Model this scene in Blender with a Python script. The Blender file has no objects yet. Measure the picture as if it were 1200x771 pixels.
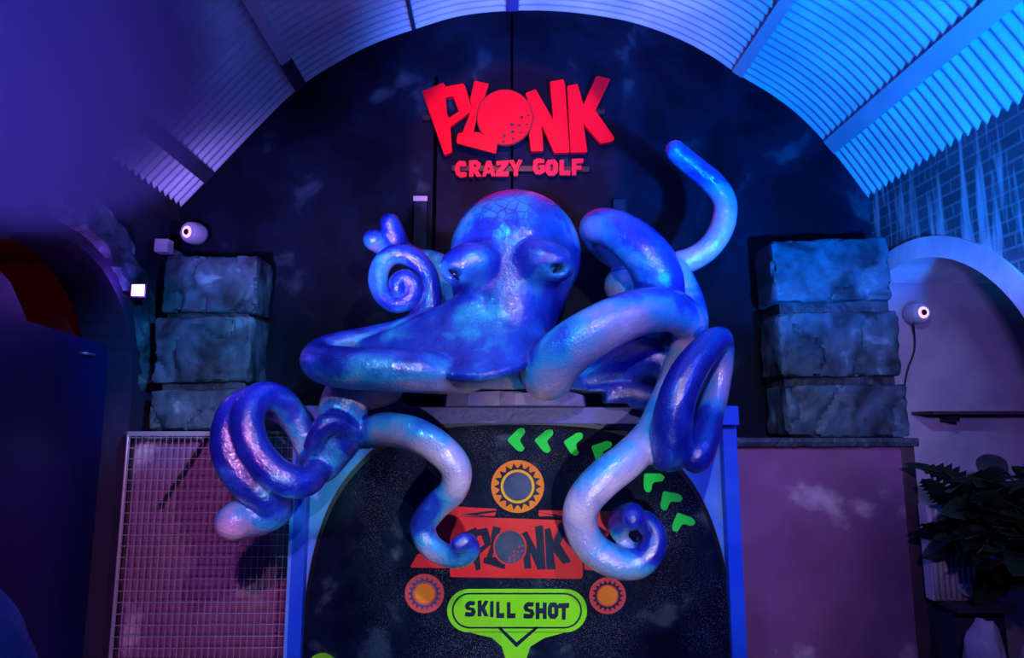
import bpy, bmesh, math, random
import numpy as np
from mathutils import Vector, Matrix, noise, kdtree
PI = math.pi
random.seed(7)
S = bpy.context.scene
C = S.collection

# ------------------------------------------------------------------ camera
F = 780.0; CX = 600.0; CY = 385.5
CAM = Vector((0, 0, 1.55)); PITCH = math.atan((500 - CY) / F); YAW = math.atan(15 / F)
cd = bpy.data.cameras.new('camera'); cam = bpy.data.objects.new('camera', cd); C.objects.link(cam)
cd.sensor_width = 36; cd.lens = 36 * F / 1200; cd.clip_start = .05
cam.location = CAM; cam.rotation_euler = (PI / 2 + PITCH, 0, -YAW)
S.camera = cam
fw = Vector((math.sin(YAW) * math.cos(PITCH), math.cos(YAW) * math.cos(PITCH), math.sin(PITCH)))
rt = Vector((math.cos(YAW), -math.sin(YAW), 0)); up = rt.cross(fw)
def ray(px, py): return fw + rt * ((px - CX) / F) + up * ((CY - py) / F)
def at(px, py, Y):
    d = ray(px, py); return CAM + d * (Y / d.y)
def atx(px, py, X):
    d = ray(px, py); return CAM + d * (X / d.x)

# ------------------------------------------------------------------ world, exposure
w = bpy.data.worlds.new('world'); S.world = w; w.use_nodes = True
w.node_tree.nodes['Background'].inputs[0].default_value = (.05, .1, 1, 1)
w.node_tree.nodes['Background'].inputs[1].default_value = .02
S.view_settings.view_transform = 'Standard'; S.view_settings.look = 'None'
S.view_settings.gamma = 1; S.view_settings.use_curve_mapping = False
S.view_settings.exposure = 0.0

def spot(name, loc, tgt, col, power, deg=60, blend=.6, size=.05):
    l = bpy.data.lights.new(name, 'SPOT'); l.color = col; l.energy = power
    l.spot_size = math.radians(deg); l.spot_blend = blend; l.shadow_soft_size = size
    o = bpy.data.objects.new(name, l); C.objects.link(o); o.location = loc
    o.rotation_euler = (Vector(tgt) - Vector(loc)).to_track_quat('-Z', 'Y').to_euler()
    return o
def point(name, loc, col, power, size=.05):
    l = bpy.data.lights.new(name, 'POINT'); l.color = col; l.energy = power; l.shadow_soft_size = size
    o = bpy.data.objects.new(name, l); C.objects.link(o); o.location = loc; return o
# ceiling washes (LED pars standing along the room)
spot('wash_ceiling_blue', (1.9, .6, 1.3), (1.85, 3.0, 3.45), (.0, .17, 1), 2200, 64, .5, .12)
spot('wash_ceiling_violet', (-1.2, .6, 1.4), (-1.0, 3.5, 3.95), (.36, .22, 1), 1150, 62, .5, .12)
spot('wash_ceiling_cyan', (2.3, 1.4, 2.1), (2.5, 2.8, 3.6), (.0, .9, .7), 22, 45, 1, .1)
# stage lights, mixed with unseen fills added to brighten single surfaces
spot('stage_key', (.55, .3, 3.0), (.1, 3.9, 1.5), (.95, .74, 1), 175, 62, .5, .035)
spot('sign_fill', (.12, 2.2, 3.95), (.10, 4.6, 3.5), (1, .2, .28), 165, 37, .25, .03)  # added spot that brightens the red letters, no such fixture
spot('stage_blue_left', (-1.7, .9, 3.0), (-.2, 3.8, 1.7), (.01, .13, 1), 165, 60, .6, .035)
spot('stage_blue_right', (2.1, 1.4, 2.7), (.6, 3.8, 1.5), (.02, .05, 1), 140, 60, .6, .03)
spot('stage_cyan', (-.6, 1.2, 3.5), (-.2, 3.6, 1.9), (.02, .60, 1), 130, 50, .8, .03)
spot('board_fill', (.5, .6, .9), (.15, 4.0, 1.0), (.95, .85, 1), 190, 36, .6, .03)  # low front fill, added to lift the board and its prints
spot('pillar_fill_left', (-.35, 1.7, 2.3), (-1.85, 4.2, 1.95), (.03, .36, 1), 290, 30, .7, .03)  # unseen spot added to brighten the left pillar
spot('pillar_fill_right', (1.2, 1.4, 3.0), (2.3, 4.2, 1.95), (.35, .5, 1), 110, 30, .7, .03)  # same kind of added fill for the right pillar
spot('spandrel_fill', (-.75, 1.6, 1.0), (-1.05, 4.0, 1.25), (.35, .8, 1), 75, 16, .6, .03)  # small made-up spot lifting the dim left spandrel
spot('panel_pink', (-.9, 1.2, 2.2), (-1.8, 4.1, .9), (.95, .32, .9), 170, 42, .8, .05)
spot('panel_pink_right', (1.2, 1.0, 2.0), (2.1, 4.1, .9), (.62, .36, 1), 80, 40, .8, .05)
spot('alcove_lavender', (1.5, 1.6, 1.9), (3.1, 4.6, 1.9), (.38, .25, 1), 130, 40, .7, .06)
spot('arch_blue', (.6, 1.8, 1.6), (2.75, 3.75, 2.72), (.0, .30, 1), 85, 24, .7, .05)
point('alcove_red', (-3.0, 3.3, 2.35), (1, .03, .10), .7, .05)
spot('haze_fill', (-.6, .4, 2.0), (-1.5, 2.3, 2.7), (.16, .14, 1), 12, 50, .8, .1)  # weak unseen spot, added only to light the smoke

# ------------------------------------------------------------------ materials
def mat(name, c1, c2=None, scale=4, rough=.6, metal=0, bump=0, bscale=None, ramp=(.35, .65), detail=6, coat=0, c3=None, stretch=(1, 1, 1), distort=0, emit=None, estr=0, spec=.5):
    m = bpy.data.materials.new(name); m.use_nodes = True; nt = m.node_tree; N = nt.nodes; L = nt.links
    b = N['Principled BSDF']
    b.inputs['Roughness'].default_value = rough; b.inputs['Metallic'].default_value = metal
    b.inputs['Coat Weight'].default_value = coat; b.inputs['Specular IOR Level'].default_value = spec
    tc = N.new('ShaderNodeTexCoord'); mp = N.new('ShaderNodeMapping'); mp.inputs['Scale'].default_value = stretch
    L.new(tc.outputs['Object'], mp.inputs[0])
    if c2:
        n = N.new('ShaderNodeTexNoise'); n.inputs['Scale'].default_value = scale; n.inputs['Detail'].default_value = detail
        n.inputs['Distortion'].default_value = distort
        L.new(mp.outputs[0], n.inputs['Vector'])
        r = N.new('ShaderNodeValToRGB'); e = r.color_ramp.elements
        e[0].position = ramp[0]; e[1].position = ramp[1]; e[0].color = (*c1, 1); e[1].color = (*c2, 1)
        if c3:
            x = e.new(min(.99, ramp[1] + .1)); x.color = (*c3, 1)
        L.new(n.outputs[0], r.inputs[0]); L.new(r.outputs[0], b.inputs['Base Color'])
    else:
        b.inputs['Base Color'].default_value = (*c1, 1)
    if bump:
        n2 = N.new('ShaderNodeTexNoise'); n2.inputs['Scale'].default_value = bscale or scale * 4; n2.inputs['Detail'].default_value = 4
        L.new(mp.outputs[0], n2.inputs['Vector'])
        bm_ = N.new('ShaderNodeBump'); bm_.inputs['Strength'].default_value = bump; bm_.inputs['Distance'].default_value = .02
        L.new(n2.outputs[0], bm_.inputs['Height']); L.new(bm_.outputs[0], b.inputs['Normal'])
    if emit:
        b.inputs['Emission Color'].default_value = (*emit, 1); b.inputs['Emission Strength'].default_value = estr
    return m
K = {}
K['wall_navy'] = mat('navy_painted_boards', (.0015, .003, .011), (.003, .010, .026), 2.4, .6, bump=.1, bscale=30, ramp=(.42, .60), c3=(.03, .065, .09), distort=.3, spec=.1)
K['steel'] = mat('painted_corrugated_steel', (.42, .47, .55), (.62, .66, .72), 2.5, .5, bump=.15, bscale=14)
K['strap'] = mat('strap_paint', (.40, .45, .52), (.48, .52, .6), 3, .55)
K['strap_dark'] = mat('dark_strap', (.03, .035, .06), rough=.6)
K['beam'] = mat('black_beam', (.006, .008, .015), (.02, .022, .03), 5, .7, bump=.3)
K['floor'] = mat('dark_floor', (.02, .02, .03), (.04, .04, .06), 2, .5)
K['dark'] = mat('dark_plaster', (.010, .012, .04), (.02, .02, .06), 2, .8, bump=.3, bscale=12)
K['ply'] = mat('stained_plywood', (.17, .06, .15), (.24, .11, .23), 2.4, .55, ramp=(.3, .60), c3=(.6, .5, .55), stretch=(1, 1, 1), bump=.08, bscale=40)
K['ply_edge'] = mat('dark_timber', (.03, .02, .03), (.07, .04, .05), 4, .6)
K['slate'] = mat('slate', (.008, .016, .022), (.04, .07, .09), 9, .55, bump=.6, bscale=25)
K['blue'] = mat('glossy_blue_paint', (.01, .09, .75), (.02, .16, .85), 3, .35)
K['spandrel'] = mat('sky_blue_painted_board', (.02, .20, .9), (.15, .5, .95), 3.2, .5, c3=(.55, .8, .95))
K['beamtop'] = mat('weathered_beam', (.04, .05, .24), (.08, .09, .34), 5, .5, bump=.2, bscale=30)
K['board'] = mat('dark_board_light_patches', (.0015, .004, .018), (.004, .012, .034), 3.6, .5, ramp=(.40, .58), c3=(.05, .08, .10), spec=.04, bump=.06, bscale=90, distort=.4)  # pale cloud patches paint projected light into the base colour
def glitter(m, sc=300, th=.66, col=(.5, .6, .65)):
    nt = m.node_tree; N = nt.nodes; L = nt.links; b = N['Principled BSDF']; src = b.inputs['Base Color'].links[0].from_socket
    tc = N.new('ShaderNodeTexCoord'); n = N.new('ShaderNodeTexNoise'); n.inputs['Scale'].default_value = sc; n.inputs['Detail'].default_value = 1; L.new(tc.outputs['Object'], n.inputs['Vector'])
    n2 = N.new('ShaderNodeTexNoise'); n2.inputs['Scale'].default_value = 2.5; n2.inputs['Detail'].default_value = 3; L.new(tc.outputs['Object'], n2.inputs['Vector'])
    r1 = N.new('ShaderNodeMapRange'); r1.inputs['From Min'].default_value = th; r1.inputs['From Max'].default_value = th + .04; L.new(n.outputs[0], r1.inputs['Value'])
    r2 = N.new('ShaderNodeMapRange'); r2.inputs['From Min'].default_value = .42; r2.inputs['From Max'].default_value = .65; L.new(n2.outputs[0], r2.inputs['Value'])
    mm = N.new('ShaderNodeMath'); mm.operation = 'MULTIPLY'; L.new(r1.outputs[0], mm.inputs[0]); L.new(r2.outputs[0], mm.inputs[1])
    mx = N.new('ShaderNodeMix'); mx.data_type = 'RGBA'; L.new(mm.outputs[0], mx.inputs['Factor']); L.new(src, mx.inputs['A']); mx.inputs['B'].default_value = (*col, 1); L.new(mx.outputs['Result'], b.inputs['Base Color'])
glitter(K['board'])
K['edge'] = mat('board_edging', (.005, .006, .01), rough=.4)
K['red'] = mat('red_sign_acrylic', (.86, .002, .012), rough=.35, spec=.2)
K['red_small'] = mat('red_sign_letters', (.80, .015, .03), rough=.4, spec=.2)
K['redplate'] = mat('red_print', (.75, .02, .03), (.85, .04, .04), 5, .45, spec=.1)
K['ink'] = mat('dark_print', (.006, .012, .035), (.015, .03, .06), 6, .45, spec=.1)
K['green'] = mat('green_print', (.02, .90, .08), rough=.5, spec=.1)
K['lime'] = mat('lime_print', (.22, .92, .02), (.30, .95, .02), 4, .5, spec=.1)
K['orange'] = mat('orange_print', (.9, .22, .02), (.95, .3, .03), 4, .5, spec=.1)
K['yellow'] = mat('amber_print', (.95, .5, .03), rough=.5, spec=.1)
K['coral'] = mat('coral_print', (.75, .08, .08), rough=.5, spec=.1)
K['slatebl'] = mat('slate_blue_print', (.02, .045, .13), (.08, .11, .18), 6, .5, spec=.1)
K['seam'] = mat('seam_shadow_black', (.001, .001, .002), rough=.9, spec=0)
K['white'] = mat('white_plastic', (.42, .42, .5), rough=.4)
K['black'] = mat('black_plastic', (.01, .01, .012), rough=.4)
K['ring'] = mat('infrared_ring', (.5, .3, .4), rough=.4, emit=(1, .5, .72), estr=1.3)
K['led'] = mat('violet_led_lens', (.9, .6, 1), rough=.3, emit=(.8, .18, 1), estr=9)
K['plaster_w'] = mat('white_painted_plaster', (.33, .30, .42), (.5, .46, .58), 2.5, .75, bump=.15)
K['plaster_ring'] = mat('pale_plaster_arch', (.45, .5, .6), (.7, .72, .8), 4, .7, bump=.2)
K['redwall'] = mat('red_painted_plaster', (.30, .015, .03), (.36, .02, .05), 2, .8)
K['doorp'] = mat('navy_door_paint', (.004, .006, .07), (.006, .01, .10), 2, .5)
K['wire'] = mat('galvanised_wire', (.55, .58, .7), rough=.35, metal=.6)
K['metal'] = mat('brushed_metal', (.5, .5, .6), rough=.35, metal=.8)
K['leaf'] = mat('dark_green_leaf', (.004, .012, .008), (.008, .025, .012), 6, .4)
K['leaf2'] = mat('pale_green_leaf', (.012, .045, .025), (.03, .08, .04), 6, .4)
K['stem'] = mat('stem_green', (.02, .05, .02), rough=.6)
K['pot'] = mat('dark_pot', (.03, .03, .06), rough=.5)
K['rad'] = mat('cream_enamel', (.5, .48, .55), rough=.45)
K['rockw'] = mat('pale_painted_rock', (.25, .3, .5), (.5, .55, .7), 3, .7, bump=.4, bscale=12)
K['rockb'] = mat('dim_blue_foam_rock', (.04, .06, .2), (.07, .09, .3), 3, .8, bump=.4, bscale=10)

def stone_mat():
    m = mat('painted_foam_stone', (.008, .020, .03), (.055, .13, .17), 5, .6, bump=.5, bscale=16, ramp=(.36, .62), c3=(.2, .38, .44), distort=.5)  # pale clouds put projected light patches into the stone colour
    return m
K['stone'] = stone_mat()
def brick_mat():
    m = bpy.data.materials.new('drip_stained_brick'); m.use_nodes = True; nt = m.node_tree; N = nt.nodes; L = nt.links
    b = N['Principled BSDF']; b.inputs['Roughness'].default_value = .7
    tc = N.new('ShaderNodeTexCoord'); sx = N.new('ShaderNodeSeparateXYZ'); cx = N.new('ShaderNodeCombineXYZ')
    L.new(tc.outputs['Object'], sx.inputs[0]); L.new(sx.outputs[1], cx.inputs[0]); L.new(sx.outputs[2], cx.inputs[1])
    br = N.new('ShaderNodeTexBrick'); br.inputs['Scale'].default_value = 1
    br.inputs['Brick Width'].default_value = .22; br.inputs['Row Height'].default_value = .075; br.inputs['Mortar Size'].default_value = .008
    br.inputs['Color1'].default_value = (.03, .07, .09, 1); br.inputs['Color2'].default_value = (.06, .11, .14, 1); br.inputs['Mortar'].default_value = (.12, .2, .22, 1)
    L.new(cx.outputs[0], br.inputs['Vector'])
    mp = N.new('ShaderNodeMapping'); mp.inputs['Scale'].default_value = (1, 9, .9); L.new(tc.outputs['Object'], mp.inputs[0])
    n = N.new('ShaderNodeTexNoise'); n.inputs['Scale'].default_value = 1.6; n.inputs['Detail'].default_value = 5; L.new(mp.outputs[0], n.inputs['Vector'])
    r = N.new('ShaderNodeValToRGB'); r.color_ramp.elements[0].position = .52; r.color_ramp.elements[1].position = .66; L.new(n.outputs[0], r.inputs[0])
    mx = N.new('ShaderNodeMix'); mx.data_type = 'RGBA'; L.new(r.outputs[0], mx.inputs['Factor']); L.new(br.outputs[0], mx.inputs['A']); mx.inputs['B'].default_value = (.42, .5, .55, 1)
    L.new(mx.outputs['Result'], b.inputs['Base Color'])
    bp = N.new('ShaderNodeBump'); bp.inputs['Strength'].default_value = .7; bp.inputs['Distance'].default_value = .015; L.new(br.outputs['Fac'], bp.inputs['Height']); bp.invert = True
    L.new(bp.outputs[0], b.inputs['Normal'])
    return m
K['brick'] = brick_mat()

# ------------------------------------------------------------------ helpers
def tag(o, label=None, cat=None, group=None, kind=None):
    if label: o['label'] = label
    if cat: o['category'] = cat
    if group: o['group'] = group
    if kind: o['kind'] = kind
    return o
def empty(name, loc, label=None, cat=None, group=None):
    o = bpy.data.objects.new(name, None); C.objects.link(o); o.location = loc; o.empty_display_size = .1
    bpy.context.view_layer.update()
    return tag(o, label, cat, group)
def link(name, me, m, parent=None, smooth=False):
    me.name = name
    if m: me.materials.clear(); me.materials.append(m)
    if smooth:
        for p in me.polygons: p.use_smooth = True
    o = bpy.data.objects.new(name, me); C.objects.link(o)
    if parent:
        o.parent = parent
        o.matrix_parent_inverse = parent_world(parent).inverted()
    return o
def parent_world(p):
    m = Matrix.Translation(p.location) @ p.rotation_euler.to_matrix().to_4x4()
    return m if not p.parent else p.matrix_world.copy() if False else (parent_world(p.parent) @ p.matrix_parent_inverse @ m)
def fin(name, bm, m, parent=None, smooth=False, bevel=0):
    bmesh.ops.recalc_face_normals(bm, faces=bm.faces)
    me = bpy.data.meshes.new(name); bm.to_mesh(me); bm.free()
    o = link(name, me, m, parent, smooth)
    if bevel:
        md = o.modifiers.new('bevel', 'BEVEL'); md.width = bevel; md.segments = 2; md.limit_method = 'ANGLE'
    return o
def box(bm, x0, x1, y0, y1, z0, z1):
    v = [bm.verts.new(p) for p in [(x0,y0,z0),(x1,y0,z0),(x1,y1,z0),(x0,y1,z0),(x0,y0,z1),(x1,y0,z1),(x1,y1,z1),(x0,y1,z1)]]
    for f in [(3,2,1,0),(4,5,6,7),(0,1,5,4),(1,2,6,5),(2,3,7,6),(3,0,4,7)]: bm.faces.new([v[i] for i in f])
def boxo(name, x0, x1, y0, y1, z0, z1, m, parent=None, bevel=0):
    bm = bmesh.new(); box(bm, x0, x1, y0, y1, z0, z1); return fin(name, bm, m, parent, bevel=bevel)
def tube(bm, pts, rad, seg=12, cap=True):
    pts = [Vector(p) for p in pts]; n = len(pts)
    if not isinstance(rad, (list, tuple)): rad = [rad] * n
    rings = []; ref = Vector((0, 0, 1)); t0 = (pts[1] - pts[0]).normalized()
    if abs(t0.dot(ref)) > .9: ref = Vector((1, 0, 0))
    u = t0.cross(ref).normalized()
    for i in range(n):
        t = (pts[min(i + 1, n - 1)] - pts[max(i - 1, 0)]).normalized()
        u = (u - t * u.dot(t)).normalized(); v = t.cross(u)
        rings.append([bm.verts.new(pts[i] + (u * math.cos(a) + v * math.sin(a)) * rad[i]) for a in [2 * PI * k / seg for k in range(seg)]])
    for a, b in zip(rings, rings[1:]):
        for k in range(seg): bm.faces.new((a[k], a[(k + 1) % seg], b[(k + 1) % seg], b[k]))
    if cap: bm.faces.new(rings[0][::-1]); bm.faces.new(rings[-1])
def catmull(P, sub=8):
    P = [np.array(p, float) for p in P]; out = []
    for i in range(len(P) - 1):
        p0 = P[i - 1] if i else 2 * P[0] - P[1]; p1 = P[i]; p2 = P[i + 1]; p3 = P[i + 2] if i + 2 < len(P) else 2 * P[-1] - P[-2]
        for k in range(sub):
            t = k / sub
            out.append(.5 * (2 * p1 + (p2 - p0) * t + (2 * p0 - 5 * p1 + 4 * p2 - p3) * t * t + (3 * p1 - p0 - 3 * p2 + p3) * t ** 3))
    out.append(P[-1]); return out
def rnd(loop, r):
    out = []; n = len(loop)
    for i in range(n):
        a = Vector(loop[i - 1]); b = Vector(loop[i]); c = Vector(loop[(i + 1) % n])
        la = (a - b).length; lc = (c - b).length; q = min(r, la * .4, lc * .4)
        if q < 1e-6: out.append(tuple(b)); continue
        p = b + (a - b) / la * q; s = b + (c - b) / lc * q
        for t in (0, .25, .5, .75, 1): out.append(tuple(p * (1 - t) ** 2 + b * 2 * t * (1 - t) + s * t * t))
    return out
def circ(x, y, r, n=48, ph=0): return [(x + r * math.cos(ph + 2 * PI * k / n), y + r * math.sin(ph + 2 * PI * k / n)) for k in range(n)]
def plate(name, loops, Y, depth, m, parent=None, bevel=0, world=False):
    """flat cut-out facing the room: loops in photo pixels measured on the plane at Y, front face at Y-depth"""
    cu = bpy.data.curves.new('c', 'CURVE'); cu.dimensions = '2D'; cu.fill_mode = 'BOTH'; cu.extrude = max(depth / 2 - bevel, 1e-5); cu.bevel_depth = bevel; cu.bevel_resolution = 1
    for lp in loops:
        sp = cu.splines.new('POLY'); sp.points.add(len(lp) - 1); sp.use_cyclic_u = True
        for q, p in zip(sp.points, lp):
            if world: q.co = (p[0], p[1], 0, 1)
            else:
                a = at(p[0], p[1], Y); q.co = (a.x, a.z, 0, 1)
    o = bpy.data.objects.new('c', cu); C.objects.link(o)
    dg = bpy.context.evaluated_depsgraph_get(); me = bpy.data.meshes.new_from_object(o.evaluated_get(dg))
    bpy.data.objects.remove(o); bpy.data.curves.remove(cu)
    for v in me.vertices: v.co = Vector((v.co.x, Y - depth / 2 - v.co.z, v.co.y))
    me.update()
    return link(name, me, m, parent)

D = 4.6
# ------------------------------------------------------------------ STRUCTURE
edge = [(212,243),(250,204),(300,152),(352,102),(400,71),(440,51),(485,35),(540,19),(600,13),(660,14),(720,22),(762,33),(800,48),(835,67),(864,87),(907,113),(943,142),(980,183),(1018,233)]
prof = [(at(x, y, D).x, at(x, y, D).z) for x, y in edge]
XL = prof[0][0]; XR = prof[-1][0]
cp = catmull([(p[0], p[1]) for p in prof], 9)
cp = [Vector((p[0], p[1])) for p in cp]
def prof_frame(i):
    t = (cp[min(i + 1, len(cp) - 1)] - cp[max(i - 1, 0)]).normalized(); return Vector((-t.y, t.x))
PITCHC = .0745
bm = bmesh.new(); ys = []; y = D + .03
while y > -1.5: ys.append(y); y -= PITCHC / 8
rows = []
nrm = [prof_frame(i) for i in range(len(cp))]
for y in ys:
    a = .0105 * math.sin(2 * PI * y / PITCHC)
    rows.append([bm.verts.new((cp[i].x + nrm[i].x * (a + .012), y, cp[i].y + nrm[i].y * (a + .012))) for i in range(len(cp))])
for r0, r1 in zip(rows, rows[1:]):
    for i in range(len(cp) - 1): bm.faces.new((r0[i], r0[i + 1], r1[i + 1], r1[i]))
o = fin('ceiling', bm, K['steel'], smooth=True); tag(o, kind='structure')
# straps along the vault
def nearest_i(px, py):
    a = at(px, py, D); return min(range(len(cp)), key=lambda i: (cp[i].x - a.x) ** 2 + (cp[i].y - a.z) ** 2)
def strap(n, px, py, wdt, m, thick=.012, y1=-1.4, y0=D - .01):
    i = nearest_i(px, py); a = at(px, py, D); p = cp[i]; nn = nrm[i]; t = Vector((nn.y, -nn.x))
    bm = bmesh.new(); q = []
    for y in (y0, y1):
        for (s, h) in ((-1, 0), (1, 0), (1, -thick), (-1, -thick)):
            c = p + t * (s * wdt / 2) + nn * (h - .001)
            q.append(bm.verts.new((c.x, y, c.y)))
    for f in [(0,1,2,3),(7,6,5,4),(0,4,5,1),(1,5,6,2),(2,6,7,3),(3,7,4,0)]: bm.faces.new([q[k] for k in f])
    o = fin('trim_%d' % n, bm, m); tag(o, kind='structure')
strap(1, 243, 210, .10, K['strap_dark'])
strap(2, 350, 103, .085, K['strap'])
strap(3, 485, 34, .03, K['strap_dark'], .006)
strap(4, 597, 12, .09, K['beamtop'], .008)
strap(5, 862, 86, .085, K['strap'])
strap(6, 972, 175, .12, K['strap'])
# small dark end shoe of the second strap
i = nearest_i(352, 102)
strap(7, 350, 103, .095, K['strap_dark'], .016, D - .35, D - .01)

XWR = 2.68; XWL = -2.33
# end wall
bm = bmesh.new()
top = 4.9
box(bm, XWL - .3, XWR + .02, D, D + .12, 0, top)
o = fin('wall_back', bm, K['wall_navy']); tag(o, kind='structure')
# seams and battens on the end wall
zb = at(600, 225, D).z
sx = at(508, 300, D).x; boxo('trim_8', sx - .012, sx + .012, D - .006, D, 1.6, at(508, 90, D).z, K['seam'])['kind'] = 'structure'
sx = at(600, 120, D).x; boxo('trim_9', sx - .009, sx + .009, D - .006, D, 2.0, at(600, 18, D).z, K['seam'])['kind'] = 'structure'
# floor
boxo('floor', -4.5, 4.8, -1.5, 6, -.1, 0, K['floor'])['kind'] = 'structure'
# springing beams
for nme, X0, X1, zz in (('trim_10', XL - .25, XL + .0, prof[0][1]), ('trim_11', XR - .0, XR + .25, prof[-1][1])):
    boxo(nme, X0, X1, -1.5, D, zz - .10, zz + .06, K['beam'])['kind'] = 'structure'

def side_wall(name, X, th, out, cy, cz, R, ymin_open, ymax_open, ztop, m, mi):
    """wall in the YZ plane with an arched opening; room face at X, thickness outwards"""
    bm = bmesh.new(); n = 40
    arc = []
    for k in range(n + 1):
        yy = ymin_open + (ymax_open - ymin_open) * k / n
        arc.append((yy, cz + math.sqrt(max(0, R * R - (yy - cy) ** 2))))
    for xx in (X, X + out * th):
        # above the arc
        for (a, b) in zip(arc, arc[1:]):
            bm.faces.new([bm.verts.new((xx, p[0], p[1])) for p in ((a[0], a[1]), (b[0], b[1]), (b[0], ztop), (a[0], ztop))])
        bm.faces.new([bm.verts.new((xx, *p)) for p in ((-1.5, 0), (ymin_open, 0), (ymin_open, ztop), (-1.5, ztop))])
        if ymax_open < D - .01:
            bm.faces.new([bm.verts.new((xx, *p)) for p in ((ymax_open, 0), (D, 0), (D, ztop), (ymax_open, ztop))])
    path = [(ymin_open, 0)] + arc + [(ymax_open, 0)]
    for a, b in zip(path, path[1:]):
        bm.faces.new([bm.verts.new(p) for p in ((X, *a), (X, *b), (X + out * th, *b), (X + out * th, *a))])
    bmesh.ops.remove_doubles(bm, verts=bm.verts, dist=1e-5)
    o = fin(name, bm, m); tag(o, kind='structure'); return arc
side_wall('wall_right', XWR, .10, 1, 4.2, 1.54, 1.2, 3.001, 4.599, 3.4, K['brick'], None)
side_wall('wall_left', XWL, .3, -1, 3.5, 1.77, .78, 2.72, 4.28, 3.3, K['dark'], None)
# pale plaster ring round the right arch
bm = bmesh.new(); n = 44; pr = []
a0 = math.acos(-1.0); a1 = math.acos((4.595 - 4.2) / 1.2)
for k in range(n + 1):
    a = PI + (a1 - PI) * k / n
    row = []
    for (R, X) in ((1.205, XWR - .02), (1.075, XWR - .02), (1.075, XWR + 1.6), (1.205, XWR + 1.6)):
        yy = min(4.2 + R * math.cos(a), 4.595); zz = 1.54 + R * math.sin(a)
        row.append(bm.verts.new((X, yy, zz)))
    pr.append(row)
for a, b in zip(pr, pr[1:]):
    for j in range(4): bm.faces.new((a[j], a[(j + 1) % 4], b[(j + 1) % 4], b[j]))
bm.faces.new(pr[0]); bm.faces.new(pr[-1][::-1])
o = fin('trim_12', bm, K['plaster_ring']); tag(o, kind='structure')
boxo('trim_13', XWR - .02, XWR + 1.6, 2.995, 3.12, 0, 1.54, K['plaster_ring'])['kind'] = 'structure'
# white partition closing the right passage, passage end
boxo('wall_passage', XWR + .02, XWR + 1.9, D - .005, D + .1, 0, 2.75, K['plaster_w'])['kind'] = 'structure'
boxo('wall_passage_end', XWR + 1.6, XWR + 1.7, 2.9, D - .005, 0, 2.9, K['plaster_w'])['kind'] = 'structure'
# left alcove: red back and sides
boxo('wall_alcove', XWL - 1.3, XWL - 1.2, 2.6, 4.5, 0, 2.9, K['redwall'])['kind'] = 'structure'
boxo('wall_alcove_side', XWL - 1.2, XWL - .3, 4.28, 4.4, 0, 2.9, K['redwall'])['kind'] = 'structure'
boxo('ceiling_alcove', XWL - 1.2, XWL - .3, 2.6, 4.4, 2.6, 2.7, K['redwall'])['kind'] = 'structure'
# navy door leaf with rounded head in the alcove
bm = bmesh.new()
def yz_prism(bm, pts, X0, X1):
    a = [bm.verts.new((X0, *p)) for p in pts]; b = [bm.verts.new((X1, *p)) for p in pts]
    bm.faces.new(a); bm.faces.new(b[::-1])
    for i in range(len(pts)): bm.faces.new((a[i], a[(i + 1) % len(pts)], b[(i + 1) % len(pts)], b[i]))
dr = empty('door_1', (XWL - .18, 3.5, 0)); tag(dr, kind='structure')
yz_prism(bm, [(2.74, .01), (4.26, .01), (4.26, 2.06), (3.50, 2.10), (3.47, 2.14), (3.36, 2.27), (3.2, 2.36), (3.0, 2.36), (2.74, 1.9)], XWL - .2, XWL - .15)
fin('door_leaf', bm, K['doorp'], dr)
hp = atx(97, 415, XWL - .15)
bm = bmesh.new()
tube(bm, [(XWL - .15, hp.y - .05, hp.z), (XWL - .11, hp.y - .05, hp.z), (XWL - .11, hp.y + .05, hp.z), (XWL - .15, hp.y + .05, hp.z)], .009, 8)
fin('door_handle', bm, K['metal'], dr, True)
# loose rough stone lumps over the left arch
def rock(name, c, r, m, sub=3, amp=.25, fr=2.2, seed=0, flat=None, parent=None):
    bm = bmesh.new(); bmesh.ops.create_icosphere(bm, subdivisions=sub, radius=1)
    for v in bm.verts:
        d = 1 + amp * noise.noise(v.co * fr + Vector((seed * 3.1, seed, 0))) + amp * .4 * noise.noise(v.co * fr * 3 + Vector((seed, 9, 0)))
        v.co = Vector((v.co.x * r[0] * d, v.co.y * r[1] * d, v.co.z * r[2] * d)) + Vector(c)
    return fin(name, bm, m, parent, False)
bm = bmesh.new()
for k in range(8):
    q = atx(112 + k * 13, 238 + k * 12, XWL + .0)
for iy in range(30):
    pass
bm.free()
# rough stone dressing strip hugging the wall above the left arch
bm = bmesh.new(); G = []
for a in range(26):
    row = []
    for b in range(7):
        ang = math.radians(100 - a * 4.0); R = .84 + b * .05
        yy = 3.5 + R * math.cos(ang); zz = 1.77 + R * math.sin(ang)
        dx = .03 + .05 * noise.noise(Vector((yy * 9, zz * 9, 1))) + .03 * noise.noise(Vector((yy * 25, zz * 25, 4)))
        if b in (0, 6) or a in (0, 25): dx = -.01
        row.append(bm.verts.new((XWL + dx, min(yy, 4.58), zz)))
    G.append(row)
for a, b in zip(G, G[1:]):
    for j in range(6): bm.faces.new((a[j], a[j + 1], b[j + 1], b[j]))
o = fin('trim_14', bm, K['stone']); tag(o, kind='structure')

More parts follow.
